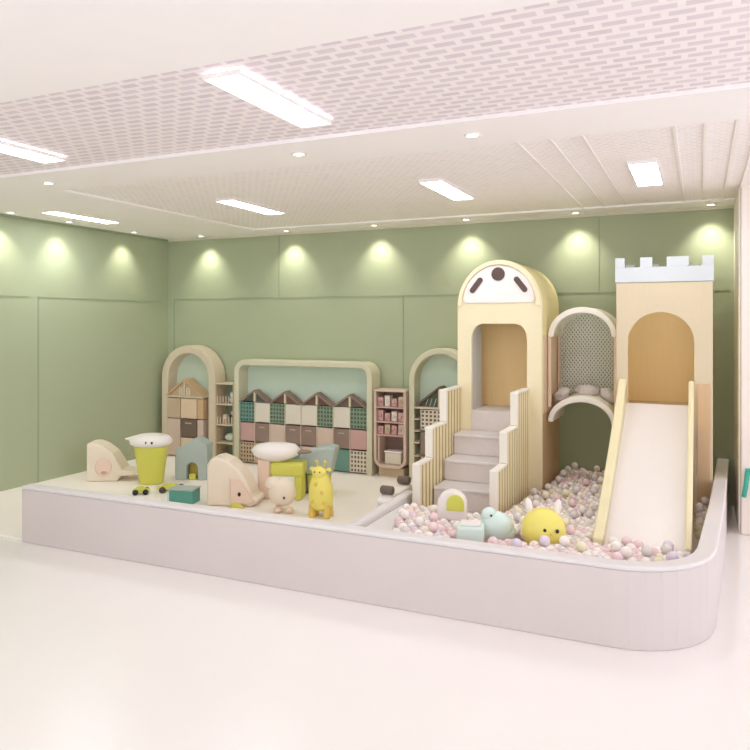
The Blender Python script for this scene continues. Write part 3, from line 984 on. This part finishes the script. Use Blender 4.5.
# giraffe
gf = thing('toy_giraffe', 'bright yellow giraffe toy standing at the front of the mat', 'toy', (-3.36, 6.12, ZM), math.radians(8))
MB().lathe([(.06, .06), (.115, .10), (.125, .20), (.115, .30), (.085, .38), (.06, .42)], seg=24, sy=.8).build('body', M['yellow'], gf)
MB().ball((-.01, -.02, .43), .075, .065, .06, 18).build('head', M['yellow'], gf)
for s in (-1, 1):
    MB().tube([(s * .03, 0, .47), (s * .045, 0, .525)], .011, 8).ball((s * .045, 0, .53), .018, seg=10).build('horn', M['golden'], gf)
    MB().ball((s * .085, -.01, .46), .03, .012, .02, 10).build('ear', M['yellow'], gf)
    for q in (-1, 1):
        MB().lathe([(.035, 0), (.038, .02), (.03, .12)], c=(s * .075, q * .045, 0), seg=12).build('leg', M['golden'], gf)
    MB().ball((s * .028 - .01, -.082, .445), .008, seg=8).build('eye', M['black'], gf)
for x, z in ((-.05, .16), (.04, .25), (-.02, .33), (.06, .15)):
    yy = -.80 * .118 * math.sqrt(max(0, 1 - (x / .125) ** 2))
    MB().ball((x, yy, z), .02, .01, .022, 10).build('spot', M['golden'], gf)


def toy_car(name, lab, loc, rz, L, Wd, h, m, wm='black', wr=.028):
    t = thing(name, lab, 'toy car', loc, rz, 'toy vehicles')
    MB().prism([(-L / 2, wr), (L / 2, wr), (L / 2, wr + h * .4), (L * .25, wr + h * .5), (L * .12, wr + h), (-L * .25, wr + h), (-L * .4, wr + h * .5), (-L / 2, wr + h * .45)], -Wd / 2, Wd / 2).build('car_body', M[m], t, bevel=.008)
    for sx in (-1, 1):
        for sy in (-1, 1):
            w_ = MB().lathe([(wr, -.01), (wr, .01)], seg=14)
            w_.xf(Matrix.Translation((sx * L * .3, sy * (Wd / 2 + .0105), wr)) @ Matrix.Rotation(PI / 2, 4, 'X')).build('wheel', M[wm], t)
    return t


toy_car('toy_car', 'little pale yellow toy car with black wheels, leftmost on the mat front', (-5.60, 6.10, ZM), math.radians(35), .18, .09, .05, 'lime', 'black', .03)
toy_car('toy_truck', 'low lime toy truck with brown wheels right of the small car', (-5.37, 6.33, ZM), math.radians(30), .30, .12, .05, 'lime', 'dark', .034)
bx_ = thing('toy_bin', 'low teal box with pale lid behind the low wall', 'toy box', (-4.93, 6.02, ZM), math.radians(12))
MB().box(-.14, .13, -.09, .09, 0, .135).build('box_body', M['teald'], bx_, bevel=.01)
MB().box(-.17, -.141, -.08, .08, 0, .12).build('side_flap', M['aqua'], bx_, bevel=.004)
MB().box(-.145, .135, -.095, .095, .136, .155).build('lid', M['tgrey'], bx_, bevel=.006)

# white ride-on toy behind the divider
rd = thing('ride_on_toy', 'white ride-on toy with two dark round wheels behind the divider', 'ride-on toy', (-2.57, 6.12, ZM), math.radians(90))
MB().prism([(-.28, .20), (.26, .20), (.32, .30), (.30, .345), (.10, .34), (.0, .32), (-.20, .335), (-.31, .30)], -.07, .07).build('body', M['twhite'], rd, bevel=.025)
for x, z in ((-.2, .375), (.2, .385)):
    w_ = MB().lathe([(.03, -.06), (.038, -.05), (.038, .05), (.03, .06)], seg=18)
    w_.xf(Matrix.Translation((x, 0, z)) @ Matrix.Rotation(PI / 2, 4, 'X')).build('wheel', M['taupe'], rd)
for x in (-.2, .2): MB().box(x - .02, x + .02, -.06, .06, 0, .22).build('leg', M['twhite'], rd, bevel=.008)

# teal piece on the right wall
hk = thing('wall_hook', 'small vivid teal two-pronged hook fixed on the white right wall', 'wall hook', (.43, 7.2, .35))
MB().box(-.06, .10, -.014, -.001, .19, .25).build('back_plate', M['tealb'], hk, bevel=.004)
for x in (-.045, .085):
    MB().tube([(x, -.03, .22), (x - .012, -.04, .11), (x - .03, -.04, .0)], .02, 10).build('prong', M['tealb'], hk)
